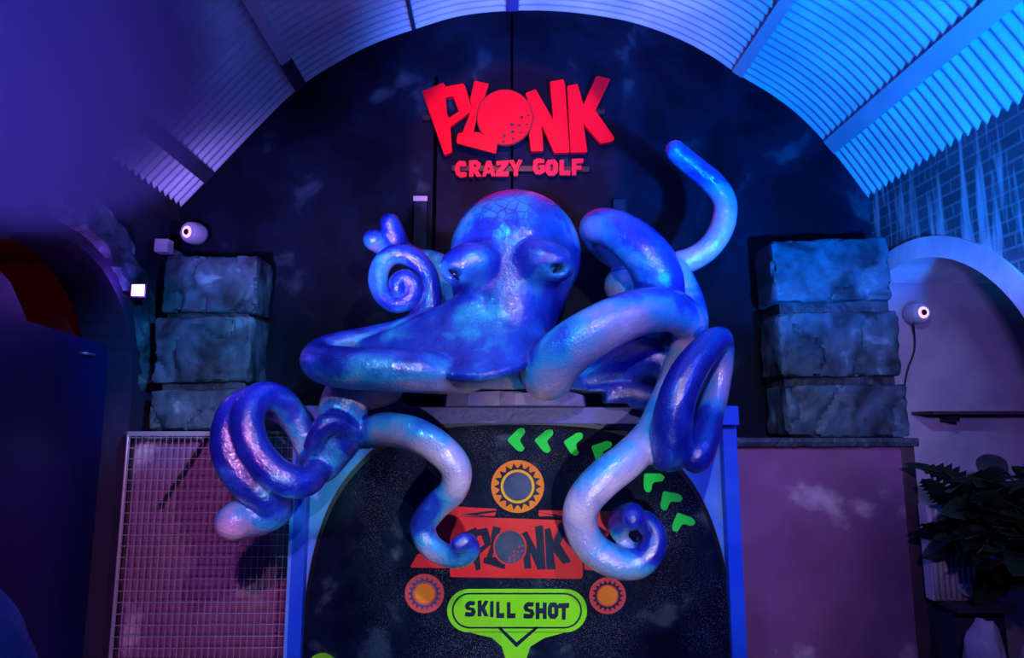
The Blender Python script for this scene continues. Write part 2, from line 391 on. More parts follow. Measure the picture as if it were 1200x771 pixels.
# ------------------------------------------------------------------ STAGE BOX WITH GAME BOARD
YB = 3.98
PXS = lambda x, Y=YB: at(x, 600, Y).x
stage = empty('game_booth', (.1, 4.1, 0), 'blue framed booth front under the octopus with an arched black game board', 'booth')
xl = at(341, 700, YB).x; xr = at(868, 700, YB).x
zt = at(600, 497, 3.9).z; zt2 = at(600, 477, 3.9).z
boxo('back_panel', xl + .02, xr - .02, YB, YB + .03, .0, zt + .0, K['spandrel'], stage)
boxo('post', xl, xl + .085, YB - .07, YB, 0, zt, K['blue'], stage, .006)
boxo('post', xr - .085, xr, YB - .07, YB, 0, zt, K['blue'], stage, .006)
boxo('edge_strip', xl - .006, xl + .012, YB - .074, YB - .07, 0, zt, K['spandrel'], stage)
boxo('side_panel', xl, xl + .02, YB, D - .02, 0, zt, K['blue'], stage)
boxo('side_panel', xr - .02, xr, YB, D - .02, 0, zt, K['blue'], stage)
x0 = at(352, 485, 3.9).x; x1 = at(861, 485, 3.9).x
boxo('top_beam', x0, x1, 3.86, 3.96, zt, zt2, K['beamtop'], stage, .006)
boxo('deck', x0 + .01, x1 - .01, 3.96, D - .02, zt, zt2 - .005, K['beamtop'], stage)
boxo('beam_end', x0 - .008, x0 + .16, 3.852, 3.965, zt - .006, zt2 + .006, K['spandrel'], stage, .004)
boxo('beam_end', x1 - .16, x1 + .008, 3.852, 3.965, zt - .006, zt2 + .006, K['blue'], stage, .004)
# arched board
arch = [(357,900),(359,771),(363,700),(373,645),(390,595),(415,557),(448,527),(490,508),(545,500),(606,498),(670,500),(722,508),(765,527),(798,557),(822,595),(840,645),(851,700),(857,771),(860,900)]
ap = [tuple(v) for v in catmull(arch, 5)]
def grow(pts, c, k): return [(c[0] + (p[0] - c[0]) * k, c[1] + (p[1] - c[1]) * k) for p in pts]
plate('board_edging', [grow(ap, (606, 900), 1.014)], YB - .001, .022, K['edge'], stage)
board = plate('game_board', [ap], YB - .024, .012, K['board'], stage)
YD = YB - .0362
def dec(name, loops, m, lift=0, d=.0012): return plate(name, loops, YD - lift, d, m, board)
def c4(pts): return [(450 + x / 2.65, 480 + y / 2.65) for x, y in pts]
# chevrons
def chev(cx, cy, ang, s=1.0):
    base = [(-12, 0), (4, -14), (11, -14), (12, -8), (4, 1), (10, 12), (6, 16), (0, 14)]
    a = math.radians(ang); return rnd([(cx + s * (x * math.cos(a) - y * math.sin(a)), cy + s * (x * math.sin(a) + y * math.cos(a))) for x, y in base], 3)
for (x, y, a) in [(605,515,-4),(637,516,2),(671,519,8),(703,527,22),(733,541,32),(763,562,42),(784,584,52),(799,610,62)]:
    dec('chevron', [chev(x, y, a, .93)], K['green'])
dec('corner_emblem', [circ(378, 783, 18)], K['lime'])
# cog badges
def ringp(x, y, r1, r2): return [circ(x, y, r1), circ(x, y, r2)]
def teeth(x, y, r1, r2, n):
    out = []
    for k in range(n):
        a = 2 * PI * k / n; h = PI / n * .82
        out.append([(x + r1 * math.cos(a - h), y + r1 * math.sin(a - h)), (x + r1 * math.cos(a + h), y + r1 * math.sin(a + h)), (x + r2 * math.cos(a), y + r2 * math.sin(a))])
    return out
def cog(x, y, R, m_out, m_tooth, m_in, m_core, n=18, k=(.9, .72, .66, .5)):
    g = dec('cog_badge', [circ(x, y, R)], m_out)
    plate('cog_teeth', teeth(x, y, R * k[1], R * k[0], n), YD - .0013, .0008, m_tooth, g)
    plate('cog_ring', ringp(x, y, R * k[1] + .3, R * k[2]), YD - .0013, .001, m_tooth, g)
    plate('cog_hub', [circ(x, y, R * k[2])], YD - .0013, .0012, m_in, g)
    plate('cog_core', [circ(x, y, R * k[3])], YD - .0026, .0012, m_core, g)
cog(606.6, 570, 31, K['orange'], K['ink'], K['yellow'], K['slatebl'], 18, (.90, .70, .64, .54))
cog(497.5, 695.5, 23, K['coral'], K['slatebl'], K['coral'], K['orange'], 18, (.88, .68, .60, .5))
cog(712, 698, 21.5, K['coral'], K['ink'], K['coral'], K['orange'], 18, (.88, .68, .60, .52))
# red plate
dec('red_wing', [rnd(c4([(205,300),(350,308),(345,330),(240,330),(215,345),(205,385),(205,400),(150,400),(138,375)]), 2)], K['redplate'])
dec('red_wing', [rnd(c4([(105,447),(203,447),(203,492),(80,490)]), 2)], K['redplate'])
dec('red_wing', [rnd(c4([(480,312),(722,316),(660,500),(622,497),(622,360),(560,332),(480,332)]), 2)], K['redplate'])
pl = dec('red_plate', [rnd(c4([(228,332),(612,345),(617,360),(617,525),(205,520),(205,400),(215,350)]), 4)], K['redplate'])
plate('slash_mark', [c4([(240,325),(345,312),(350,318),(290,326),(350,334)])], YD - .0013, .001, K['ink'], pl)
plate('slash_mark', [c4([(478,318),(562,330),(560,338),(480,330),(530,330)])], YD - .0013, .001, K['ink'], pl)

# logo outlines in crop pixels (480,80) x4.615
LOGO = {
 'P': [[(72,138),(185,90),(197,112),(290,95),(300,105),(334,215),(328,250),(222,330),(232,465),(190,480)], [(197,170),(238,165),(268,245),(216,280),(205,262)]],
 'L': [[(352,80),(430,97),(392,215),(368,262),(347,356),(480,362),(466,465),(255,408),(262,365),(288,358),(325,262),(336,215),(329,178)]],
 'N': [[(625,148),(680,125),(775,290),(757,85),(830,72),(838,100),(863,467),(780,468),(713,318),(722,458),(655,460),(645,370),(667,270)]],
 'K': [[(850,108),(905,97),(937,210),(1005,57),(1020,55),(1083,72),(1002,240),(1105,390),(1095,405),(1030,418),(937,312),(958,465),(868,466)]],
}
DIM = [(607,265,9),(553,305,10),(593,310,9),(558,343,10),(512,365,10),(602,347,7),(560,380,8),(507,397,8),(643,255,7),(635,303,7)]
def w2p(pts): return [(480 + x / 4.615, 80 + y / 4.615) for x, y in pts]
sign = empty('wall_sign', at(606, 200, D), 'red cut-out PLONK CRAZY GOLF letters fixed high on the black end wall', 'sign')
for ch in 'PLNK':
    plate('letter', [rnd(w2p(l), 1.3) for l in LOGO[ch]], D - .035, .035, K['red'], sign)
plate('ball_outline', [w2p(circ(515, 268, 154))], D - .0705, .004, K['black'], sign)
gb = plate('golf_ball_disc', [w2p(circ(515, 268, 148))] , D - .075, .010, K['red'], sign)
for (x, y, r) in DIM: plate('dimple', [w2p(circ(x, y, r * .95, 10))], D - .0852, .0015, K['black'], gb)
# L foot over the ball
plate('letter_foot', [rnd(w2p([(290,362),(347,358),(482,364),(467,464),(256,408),(262,366)]), 1.3)], D - .0855, .008, K['red'], sign)
for (xa, xb, yy) in ((496, 518, 140), (530, 690, 199), (694, 708, 133)):
    a = at(xa, yy, D); b = at(xb, yy, D); boxo('sign_rail', a.x, b.x, D - .034, D - .002, a.z - .02, a.z + .02, K['black'], sign)

GL = {
 'C': [[(.1,.2),(.35,0),(.85,.05),(.9,.32),(.62,.36),(.45,.32),(.36,.5),(.45,.68),(.68,.66),(.95,.7),(.9,.95),(.4,1),(.08,.8),(0,.5)]],
 'R': [[(.05,.03),(.6,0),(.92,.2),(.88,.5),(.7,.62),(.98,.98),(.62,1),(.4,.72),(.38,1),(.05,1)], [(.4,.25),(.58,.26),(.58,.42),(.4,.45)]],
 'A': [[(.32,.02),(.68,0),(1,.98),(.7,1),(.63,.8),(.36,.82),(.3,1),(0,1)], [(.48,.36),(.56,.6),(.42,.61)]],
 'Z': [[(.08,.05),(.95,0),(.9,.28),(.5,.7),(.95,.68),(.92,1),(.03,1),(.06,.72),(.48,.3),(.08,.33)]],
 'Y': [[(0,.05),(.34,0),(.5,.32),(.68,0),(1,.03),(.68,.6),(.66,1),(.34,1),(.36,.62)]],
 'G': [[(.05,.12),(.35,0),(.9,.05),(.92,.28),(.4,.3),(.36,.7),(.58,.7),(.58,.58),(.46,.58),(.48,.42),(.95,.4),(.95,.85),(.6,1),(.2,.98),(0,.7)]],
 'O': [[(.2,.03),(.75,0),(1,.25),(.97,.8),(.7,1),(.22,.98),(0,.72),(.03,.25)], [(.4,.3),(.6,.3),(.62,.68),(.4,.7)]],
 'L': [[(.05,.02),(.42,0),(.42,.7),(.95,.68),(.93,1),(.05,1)]],
 'F': [[(.05,.03),(.98,0),(.95,.28),(.42,.3),(.42,.42),(.85,.42),(.82,.66),(.42,.66),(.4,1),(.05,1)]],
 'S': [[(.1,.15),(.4,0),(.92,.03),(.88,.28),(.45,.28),(.42,.38),(.85,.45),(.98,.7),(.8,.97),(.4,1),(.03,.97),(.06,.7),(.58,.72),(.6,.62),(.15,.55),(.03,.35)]],
 'K': [[(.05,.02),(.4,0),(.4,.35),(.66,0),(1,.04),(.68,.47),(1,1),(.62,1),(.4,.66),(.38,1),(.05,1)]],
 'I': [[(.1,.02),(.9,0),(.88,1),(.08,.98)]],
 'H': [[(.02,.02),(.36,0),(.36,.36),(.64,.36),(.64,0),(.98,.02),(.98,1),(.64,1),(.64,.66),(.36,.66),(.36,1),(.02,1)]],
 'T': [[(.02,.03),(.98,0),(.96,.3),(.68,.3),(.66,1),(.33,1),(.34,.31),(0,.32)]],
}
def word(txts, Y, depth, m, parent, nm='letter', r=.8, shear=0):
    for (ch, x0, x1, y0, y1) in txts:
        loops = [rnd([(x0 + u * (x1 - x0), y0 + v * (y1 - y0)) for u, v in l], r) for l in GL[ch]]
        plate(nm, loops, Y, depth, m, parent)
s_ = [('C',245,315,505,597),('R',318,392,502,592),('A',392,465,505,590),('Z',462,542,503,590),('Y',535,612,500,588),('G',665,735,493,580),('O',733,802,498,588),('L',806,872,500,585),('F',872,940,493,585)]
word([(c, 480 + a / 4.615, 480 + b / 4.615, 80 + e / 4.615, 80 + f / 4.615) for c, a, b, e, f in s_], D - .035, .022, K['red_small'], sign, r=.6)

# board logo
def w2b(pts): return [(544 + (x - 72) * 125 / 1033, 613 + (y - 55) * 56 / 425) for x, y in pts]
for ch in 'PLNK': plate('letter', [rnd(w2b(l), .5) for l in LOGO[ch]], YD - .0013, .001, K['ink'], pl)
plate('ball_outline', [w2b(circ(515, 268, 162))], YD - .0024, .0006, K['redplate'], pl)
gb = plate('golf_ball_print', [w2b(circ(515, 268, 148))], YD - .003, .0008, K['slatebl'], pl)
for (x, y, r) in DIM: plate('dimple', [w2b(circ(x, y, r * 1.1, 8))], YD - .0039, .0005, K['redplate'], gb)
# green badge
def stad(x0, x1, y0, y1, n=14):
    r = (y1 - y0) / 2; cy = (y0 + y1) / 2; o = []
    for k in range(n + 1): a = -PI / 2 + PI * k / n; o.append((x1 - r + r * math.cos(a), cy + r * math.sin(a)))
    for k in range(n + 1): a = PI / 2 + PI * k / n; o.append((x0 + r + r * math.cos(a), cy + r * math.sin(a)))
    return o
bd = dec('skill_shot_badge', [stad(524, 688, 690, 741)], K['lime'])
dec('badge_funnel', [c4([(265,690),(565,690),(540,698),(500,708),(455,735),(440,780),(438,860),(380,860),(380,780),(365,735),(335,708),(290,698)])], K['lime'])
plate('badge_line', [stad(529.5, 682, 694.5, 736.5), stad(531.5, 680, 696.5, 734.5)], YD - .0013, .0009, K['ink'], bd)
plate('badge_line', [c4([(360,673),(412,722),(472,673),(480,677),(411,738),(352,677)])], YD - .0013, .0009, K['ink'], bd)
s_ = [('S',250,286,594,643),('K',289,325,592,642),('I',328,342,594,645),('L',347,375,596,647),('L',380,410,597,648),('S',432,468,597,649),('H',470,506,598,650),('O',508,542,598,650),('T',540,576,600,652)]
word([(c, *[450 + v / 2.65 for v in (a, b)], *[480 + v / 2.65 for v in (e, f)]) for c, a, b, e, f in s_], YD - .0013, .001, K['ink'], bd, r=.5)

# ------------------------------------------------------------------ STONE PILLARS
def stone_block(x0, x1, y0, y1, z0, z1, seed, parent, z0r=None, z1r=None):
    bm = bmesh.new(); nx, ny, nz = 34, 10, 18
    V = {}
    def pt(i, j, k):
        if (i, j, k) in V: return V[(i, j, k)]
        u, v, w_ = i / nx, j / ny, k / nz
        zz0 = z0 + (z0r - z0) * u if z0r else z0; zz1 = z1 + (z1r - z1) * u if z1r else z1
        p = Vector((x0 + (x1 - x0) * u, y0 + (y1 - y0) * v, zz0 + (zz1 - zz0) * w_))
        c = Vector(((x0 + x1) / 2, (y0 + y1) / 2, (zz0 + zz1) / 2)); q = p + Vector((seed * 5.3, 0, seed * 2.1))
        d = .012 * noise.noise(q * 5) + .010 * noise.noise(q * 18)
        dirv = Vector((0, 0, 0))
        nb = sum((i in (0, nx), j in (0, ny), k in (0, nz)))
        if i in (0, nx): dirv.x += 1 if i else -1
        if j in (0, ny): dirv.y += 1 if j else -1
        if k in (0, nz): dirv.z += 1 if k else -1
        rg = abs(noise.noise(q * 3.1 + Vector((0, 7, 0))))      # cracks
        cr = -.03 * max(0, 1 - rg / .045) if j == 0 else 0
        e = -.007 * (nb - 1) * (1 + noise.noise(q * 12)) if nb > 1 else 0
        p += dirv * (min(d, .004) + cr + e)
        V[(i, j, k)] = bm.verts.new(p); return V[(i, j, k)]
    for i in range(nx):
        for k in range(nz):
            for j in (0, ny): bm.faces.new((pt(i, j, k), pt(i + 1, j, k), pt(i + 1, j, k + 1), pt(i, j, k + 1)))
    for j in range(ny):
        for k in range(nz):
            for i in (0, nx): bm.faces.new((pt(i, j, k), pt(i, j + 1, k), pt(i, j + 1, k + 1), pt(i, j, k + 1)))
    for i in range(nx):
        for j in range(ny):
            for k in (0, nz): bm.faces.new((pt(i, j, k), pt(i + 1, j, k), pt(i + 1, j + 1, k), pt(i, j + 1, k)))
    o = fin('stone_block', bm, K['stone'], parent, True); o.data.set_sharp_from_angle(angle=math.radians(38)); return o
def pillar(blocks, Y0, label, base):
    p = empty('stone_pillar', base, label, 'pillar')
    zs = []
    for s, (xa, xb, yt0, yt1, yb0, yb1) in enumerate(blocks):
        a = at(xa, yt0, Y0); b = at(xb, yt1, Y0); c = at(xa, yb0, Y0); d = at(xb, yb1, Y0)
        zs.append((c.z, a.z, (c.x + a.x) / 2, (b.x + d.x) / 2))
        stone_block((a.x + c.x) / 2, (b.x + d.x) / 2, Y0, D - .06, c.z, a.z, s + base[0] * 3, p, d.z, b.z)
    xm0 = min(z[2] for z in zs) + .05; xm1 = max(z[3] for z in zs) - .05
    boxo('pillar_core', xm0, xm1, Y0 + .05, D - .04, zs[-1][0] + .03, zs[0][1] - .05, K['slate'], p)
    return p
YP = 4.22
pillar([(189,300,299,299,366,366),(180,294,372,370,449,448),(174,291,456,455,504,504)], YP, 'cracked blue-grey stone pillar behind the wire mesh panel', (-1.85, 4.3, 1.5))
pillar([(906,1043,282,276,354,351),(913,1056,367,364,443,440),(922,1066,452,450,512,513)], YP, 'cracked dark grey stone pillar beside the pale arched passage', (2.3, 4.3, 1.5))

# ------------------------------------------------------------------ COUNTERS UNDER THE PILLARS
def rough_slab(name, x0, x1, y0, y1, z0, z1, m, parent):
    bm = bmesh.new(); n = 40; fr = []
    for i in range(n + 1):
        x = x0 + (x1 - x0) * i / n; d = .012 * noise.noise(Vector((x * 14, 3, 0))); e = .008 * noise.noise(Vector((x * 22, 8, 0)))
        fr.append([bm.verts.new(p) for p in ((x, y0 + d, z0 + e), (x, y0 + d * .4 - .006, (z0 + z1) / 2), (x, y0 + d, z1 - abs(e)), (x, y1, z1), (x, y1, z0))])
    for a, b in zip(fr, fr[1:]):
        for j in range(5): bm.faces.new((a[j], a[(j + 1) % 5], b[(j + 1) % 5], b[j]))
    bm.faces.new(fr[0]); bm.faces.new(fr[-1][::-1])
    return fin(name, bm, m, parent)
YC = 4.12
ctr = empty('counter', (2.2, 4.3, 0), 'purple stained plywood counter under the right stone pillar with slate top', 'counter')
cx0 = xr + .005; cx1 = at(1062, 560, YC).x; ctz = at(900, 523, YC).z; ctt = at(900, 513, YC).z
boxo('front_panel', cx0, cx1 - .02, YC, YC + .02, 0, ctz, K['ply'], ctr)
boxo('end_post', cx1 - .02, cx1 + .06, YC - .01, YC + .05, 0, ctz, K['ply_edge'], ctr, .004)
boxo('carcass', cx0, cx1 + .05, YC + .05, D - .01, 0, ctz - .002, K['ply_edge'], ctr)
rough_slab('slate_top', cx0, at(1072, 520, YC).x, YC - .04, D - .01, ctz, ctt, K['slate'], ctr)
ctl = empty('counter', (-1.8, 4.3, 0), 'pinkish plywood counter behind the wire mesh under the left pillar', 'counter')
lx0 = at(150, 600, 4.2).x - .02; lx1 = xl - .005; ltz = at(250, 512, 4.2).z
boxo('front_panel', lx0 + .03, lx1, 4.2, 4.22, 0, ltz, K['ply'], ctl)
boxo('end_post', lx0 - .02, lx0 + .03, 4.19, 4.25, 0, ltz, K['ply_edge'], ctl)
boxo('carcass', lx0 - .02, lx1, 4.25, D - .01, 0, ltz - .002, K['ply_edge'], ctl)
rough_slab('slate_top', lx0 - .03, lx1, 4.18, D - .01, ltz, ltz + .035, K['slate'], ctl)
# wire mesh
YM = 4.06
mesh = empty('wire_mesh_panel', (-1.8, YM, 0), 'silver welded wire mesh panel standing before the left plywood counter', 'mesh panel')
mx0 = at(152, 520, YM).x; mx1 = at(345, 620, YM).x - .02; mz1 = at(200, 511, YM).z
bm = bmesh.new(); x = mx0
while x < mx1: tube(bm, [(x, YM, .02), (x, YM, mz1)], .0022, 5); x += .036
z = .05
while z < mz1: tube(bm, [(mx0 - .01, YM - .004, z), (mx1, YM - .004, z)], .0024, 5); z += .0625
fin('wire_grid', bm, K['wire'], mesh)
boxo('top_rail', mx0 - .015, at(252, 508, YM).x + .25, YM - .012, YM + .012, mz1, mz1 + .028, K['wire'], mesh, .003)
bm = bmesh.new(); tube(bm, [(mx0 - .012, YM, 0), (mx0 - .012, YM, mz1)], .009, 8); fin('side_rail', bm, K['wire'], mesh)
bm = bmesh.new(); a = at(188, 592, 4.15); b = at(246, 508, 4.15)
tube(bm, [a, b], .011, 8); tube(bm, [(a.x - .001, 4.15, a.z), (a.x, 4.19, a.z - .01)], .008, 8)  # black bar modelled in place of a slanting shadow line
o = fin('shadow_bar', bm, K['black']); tag(o, 'thin black bar made for a slanting shadow line behind the wire mesh panel', 'shadow_bar')

# ------------------------------------------------------------------ SECURITY CAMERAS AND LED LAMP
def cctv(pc, face, mount_dir, label, s=1.0):
    pc = Vector(pc); f = Vector(face).normalized()
    e = empty('security_camera', pc, label, 'security camera', 'security cameras')
    q = f.to_track_quat('Z', 'Y').to_matrix()
    def lathe(name, prof, m, n=28):
        bm = bmesh.new(); R = []
        for (r, h) in prof: R.append([bm.verts.new(pc + q @ Vector((r * math.cos(2 * PI * k / n), r * math.sin(2 * PI * k / n), h))) for k in range(n)])
        for a, b in zip(R, R[1:]):
            for k in range(n): bm.faces.new((a[k], a[(k + 1) % n], b[(k + 1) % n], b[k]))
        bm.faces.new(R[0]); bm.faces.new(R[-1]); return fin(name, bm, m, e, True)
    lathe('housing', [(.03 * s, -.09 * s), (.062 * s, -.085 * s), (.078 * s, -.05 * s), (.08 * s, .0), (.075 * s, .035 * s), (.060 * s, .055 * s), (.052 * s, .052 * s)], K['white'])
    ln = lathe('lens', [(.022 * s, .05 * s), (.021 * s, .062 * s), (.012 * s, .066 * s)], K['black'])
    lathe('infrared_ring', [(.024 * s, .052 * s), (.024 * s, .060 * s), (.040 * s, .058 * s), (.042 * s, .052 * s)], K['ring'])
    bm = bmesh.new(); md = Vector(mount_dir)
    tube(bm, [pc - f * .05 * s, pc - f * .05 * s + md * .5, pc - f * .03 * s + md], [.03 * s, .026 * s, .03 * s], 14)
    fin('bracket', bm, K['white'], e, True)
    return e
cctv(at(226, 273, 4.46), (-.42, -1, -.12), (.0, .17, .0), 'white round security camera with glowing lens above the left pillar', .95)
cR = at(1071, 367, 4.50)
c2 = cctv(cR + Vector((.03, 0, 0)), (.12, -1, -.05), (.06, .09, .01), 'white round security camera on the lavender wall beside the right pillar', .95)
bm = bmesh.new(); tube(bm, [at(x, y, Y) for x, y, Y in catmull([(1070,378,4.5),(1072,395,4.56),(1071,413,4.57),(1064,432,4.57),(1060,452,4.57)], 4)], .006, 6)
fin('cable', bm, K['black'], c2, True)
lp = at(162, 340, 4.02)
lamp = empty('wall_lamp', lp, 'small glowing violet LED floodlight on the left wall beside the stone pillar', 'lamp')
boxo('lamp_housing', lp.x - .05, lp.x + .05, lp.y, lp.y + .05, lp.z - .05, lp.z + .045, K['black'], lamp, .006)
boxo('lamp_lens', lp.x - .038, lp.x + .038, lp.y - .006, lp.y, lp.z - .036, lp.z + .034, K['led'], lamp, .003)
bm = bmesh.new(); tube(bm, [(lp.x, lp.y + .04, lp.z), (XWL - .01, lp.y + .08, lp.z)], .012, 8); fin('lamp_bracket', bm, K['black'], lamp)
point('violet_lamp_light', (lp.x, lp.y - .06, lp.z), (.25, .08, 1), 3.0, .03)
# small white junction box over left pillar
a = at(186, 287, 4.3)
o = empty('junction_box', a, 'small pale electrical box above the left stone pillar', 'electrical box')
boxo('box_body', a.x - .04, a.x + .05, 4.32, 4.4, a.z - .04, a.z + .05, K['white'], o, .005)
boxo('box_lid', a.x - .036, a.x + .046, 4.312, 4.32, a.z - .036, a.z + .046, K['white'], o, .003)
boxo('box_arm', a.x - .01, a.x + .02, 4.4, D, a.z - .01, a.z + .02, K['white'], o)
# pale trunking pieces on end wall
a = at(493, 260, D)
o = empty('conduit_board', (a.x, D, a.z), 'narrow dark wooden board on the wall left of the octopus head', 'board')
boxo('board_strip', a.x - .045, a.x + .045, D - .045, D - .001, at(493, 300, D).z, at(493, 233, D).z, K['ink'], o, .003)
boxo('tape', a.x - .05, a.x + .05, D - .049, D - .045, at(493, 238, D).z, at(493, 233, D).z + .004, K['white'], o)
a = at(725, 243, D)
o = boxo('wooden_block', a.x - .045, a.x + .045, D - .04, D - .001, a.z - .045, a.z + .05, K['ink'], None, .004)
tag(o, 'small dark block on the end wall above the raised right tentacle', 'block')

# ------------------------------------------------------------------ RIGHT PASSAGE: shelf, heater, plant, rocks
sz = at(1100, 486, D).z
sh = empty('wall_shelf', (3.3, D - .02, sz), 'thin dark shelf on the lavender passage wall above the plant', 'shelf')
boxo('shelf_board', at(1091, 486, 4.38).x, 4.2, 4.35, D - .006, sz + .0, sz + .02, K['ply_edge'], sh, .003)
for xx in (3.05, 3.7): boxo('bracket', xx, xx + .02, 4.42, D - .006, sz - .05, sz, K['black'], sh)
# ribbed heater
hx0 = at(1094, 650, 3.95).x; hx1 = at(1146, 650, 3.95).x; hz0 = at(1120, 706, 3.95).z; hz1 = at(1120, 592, 3.95).z
ht = empty('heater', ((hx0 + hx1) / 2, 4.0, hz0), 'cream ribbed upright heater with a round disc under the dark plant', 'heater')
n = 8; wv = (hx1 - hx0) / n
boxo('back_plate', hx0, hx1, 3.98, 4.06, hz0, hz1, K['rad'], ht, .004)
for k in range(n):
    bm = bmesh.new(); zc = hz1 - .02
    tube(bm, [(hx0 + wv * (k + .5), 3.975, hz0 + .01), (hx0 + wv * (k + .5), 3.975, zc)], wv * .42, 10)
    fin('rib', bm, K['rad'], ht, True)
bm = bmesh.new(); p = at(1134, 691, 3.93); tube(bm, [(p.x, 3.96, p.z), (p.x, 3.925, p.z)], .036, 24); tube(bm, [(p.x, 3.93, p.z), (p.x, 3.915, p.z)], .024, 24); fin('dial', bm, K['rad'], ht)
cx1_ = cx1 + .07
st = empty('plinth', ((hx0 + hx1) / 2, 4, 0), 'dark low plinth under the cream ribbed heater', 'plinth')
boxo('plinth_top', hx0 + .05, hx1 + .12, 3.85, 4.2, hz0 - .035, hz0, K['pot'], st, .005)
boxo('plinth_body', hx0 + .09, hx1 + .12, 3.95, 4.15, 0, hz0 - .035, K['pot'], st)
rk = [((2.60, 3.72, .27), (.09, .12, .26), 'tall pale painted rock at the right counter\'s foot, nearest the counter', 1), ((2.83, 3.62, .22), (.11, .12, .21), 'wide pale painted rock below the dark plinth', 2)]
for c, r, lab, sd in rk:
    o = rock('painted_rock', c, r, K['rockw'], 3, .22, 1.8, sd); tag(o, lab, 'rock', 'pale painted rocks')
o = rock('foam_rock', (-1.98, 2.55, .52), (.30, .30, .50), K['rockb'], 4, .10, 1.3, 5); tag(o, 'dim blue rounded rock at the lower left corner of the picture', 'rock')

# plant
plant = empty('potted_plant', (3.12, 3.62, 0), 'dark bushy plant with broad split leaves in the right passage', 'plant')
def leaf(bm, base, d, ln, wd, droop, split, roll=0):
    d = Vector(d).normalized(); side = d.cross(Vector((0, 0, 1))).normalized(); upv = side.cross(d)
    side = (side * math.cos(roll) + upv * math.sin(roll)).normalized(); nv = side.cross(d)
    n = 14; prev = None
    for k in range(n + 1):
        t = k / n; c = Vector(base) + d * (ln * t) + Vector((0, 0, -droop * t * t)) 
        wdt = wd * math.sin(PI * min(1, t * .93 + .07)) ** .7
        if split and k % 2: wdt *= .55
        fold = .25 * wdt
        row = (bm.verts.new(c + side * wdt + nv * fold), bm.verts.new(c), bm.verts.new(c - side * wdt + nv * fold))
        if prev:
            bm.faces.new((prev[0], prev[1], row[1], row[0])); bm.faces.new((prev[1], prev[2], row[2], row[1]))
        prev = row
bl = bmesh.new(); bl2 = bmesh.new(); bs = bmesh.new(); rr = random.Random(4)
root = Vector((3.12, 3.62, .62))
for k in range(120):
    px = rr.uniform(1062, 1235); lo = 1 - abs(px - 1165) / 90
    py = rr.uniform(535 - 16 * lo, 660 + 25 * max(0, lo)) if px > 1140 else rr.uniform(540, 640)
    tip = at(px, py, rr.uniform(3.45, 3.95)); tip.x = max(tip.x, 2.42)
    mid = root.lerp(tip, .55) + Vector((0, 0, .14)); cpt = root.lerp(tip, .8)+ Vector((0, 0, .05))
    tube(bs, [root, root.lerp(mid, .6), mid, cpt], [.009, .008, .006, .004], 5)
    dv = tip - mid; dv += Vector((rr.uniform(-.2, .2), rr.uniform(-.3, .1), rr.uniform(-.1, .15)))
    leaf(bl2 if k % 6 == 0 else bl, cpt - dv.normalized() * .05, dv, rr.uniform(.18, .30), rr.uniform(.05, .095), rr.uniform(.02, .12), k % 3 != 0, rr.uniform(-1.0, 1.0))
o = fin('foliage', bl, K['leaf'], plant); m_ = o.modifiers.new('s', 'SOLIDIFY'); m_.thickness = .0015
o = fin('pale_foliage', bl2, K['leaf2'], plant); o['label'] = 'paler green leaves'; m_ = o.modifiers.new('s', 'SOLIDIFY'); m_.thickness = .0015
fin('stem', bs, K['stem'], plant, True)
bm = bmesh.new(); R = []
for (r, h) in ((.12, .28), (.15, .40), (.17, .60), (.185, .64), (.165, .64), (.15, .58)):
    R.append([bm.verts.new((3.02 + r * math.cos(2 * PI * k / 24), 3.45 + r * math.sin(2 * PI * k / 24), h)) for k in range(24)])
bm.free()
bm = bmesh.new(); R = []
for (r, h) in ((.11, .0), (.14, .25), (.16, .58), (.175, .62), (.155, .62), (.14, .56)):
    R.append([bm.verts.new((3.12 + r * math.cos(2 * PI * k / 24), 3.62 + r * math.sin(2 * PI * k / 24), h)) for k in range(24)])
for a, b in zip(R, R[1:]):
    for k in range(24): bm.faces.new((a[k], a[(k + 1) % 24], b[(k + 1) % 24], b[k]))
bm.faces.new(R[0]); bm.faces.new(R[-1]); fin('pot', bm, K['pot'], plant, True)

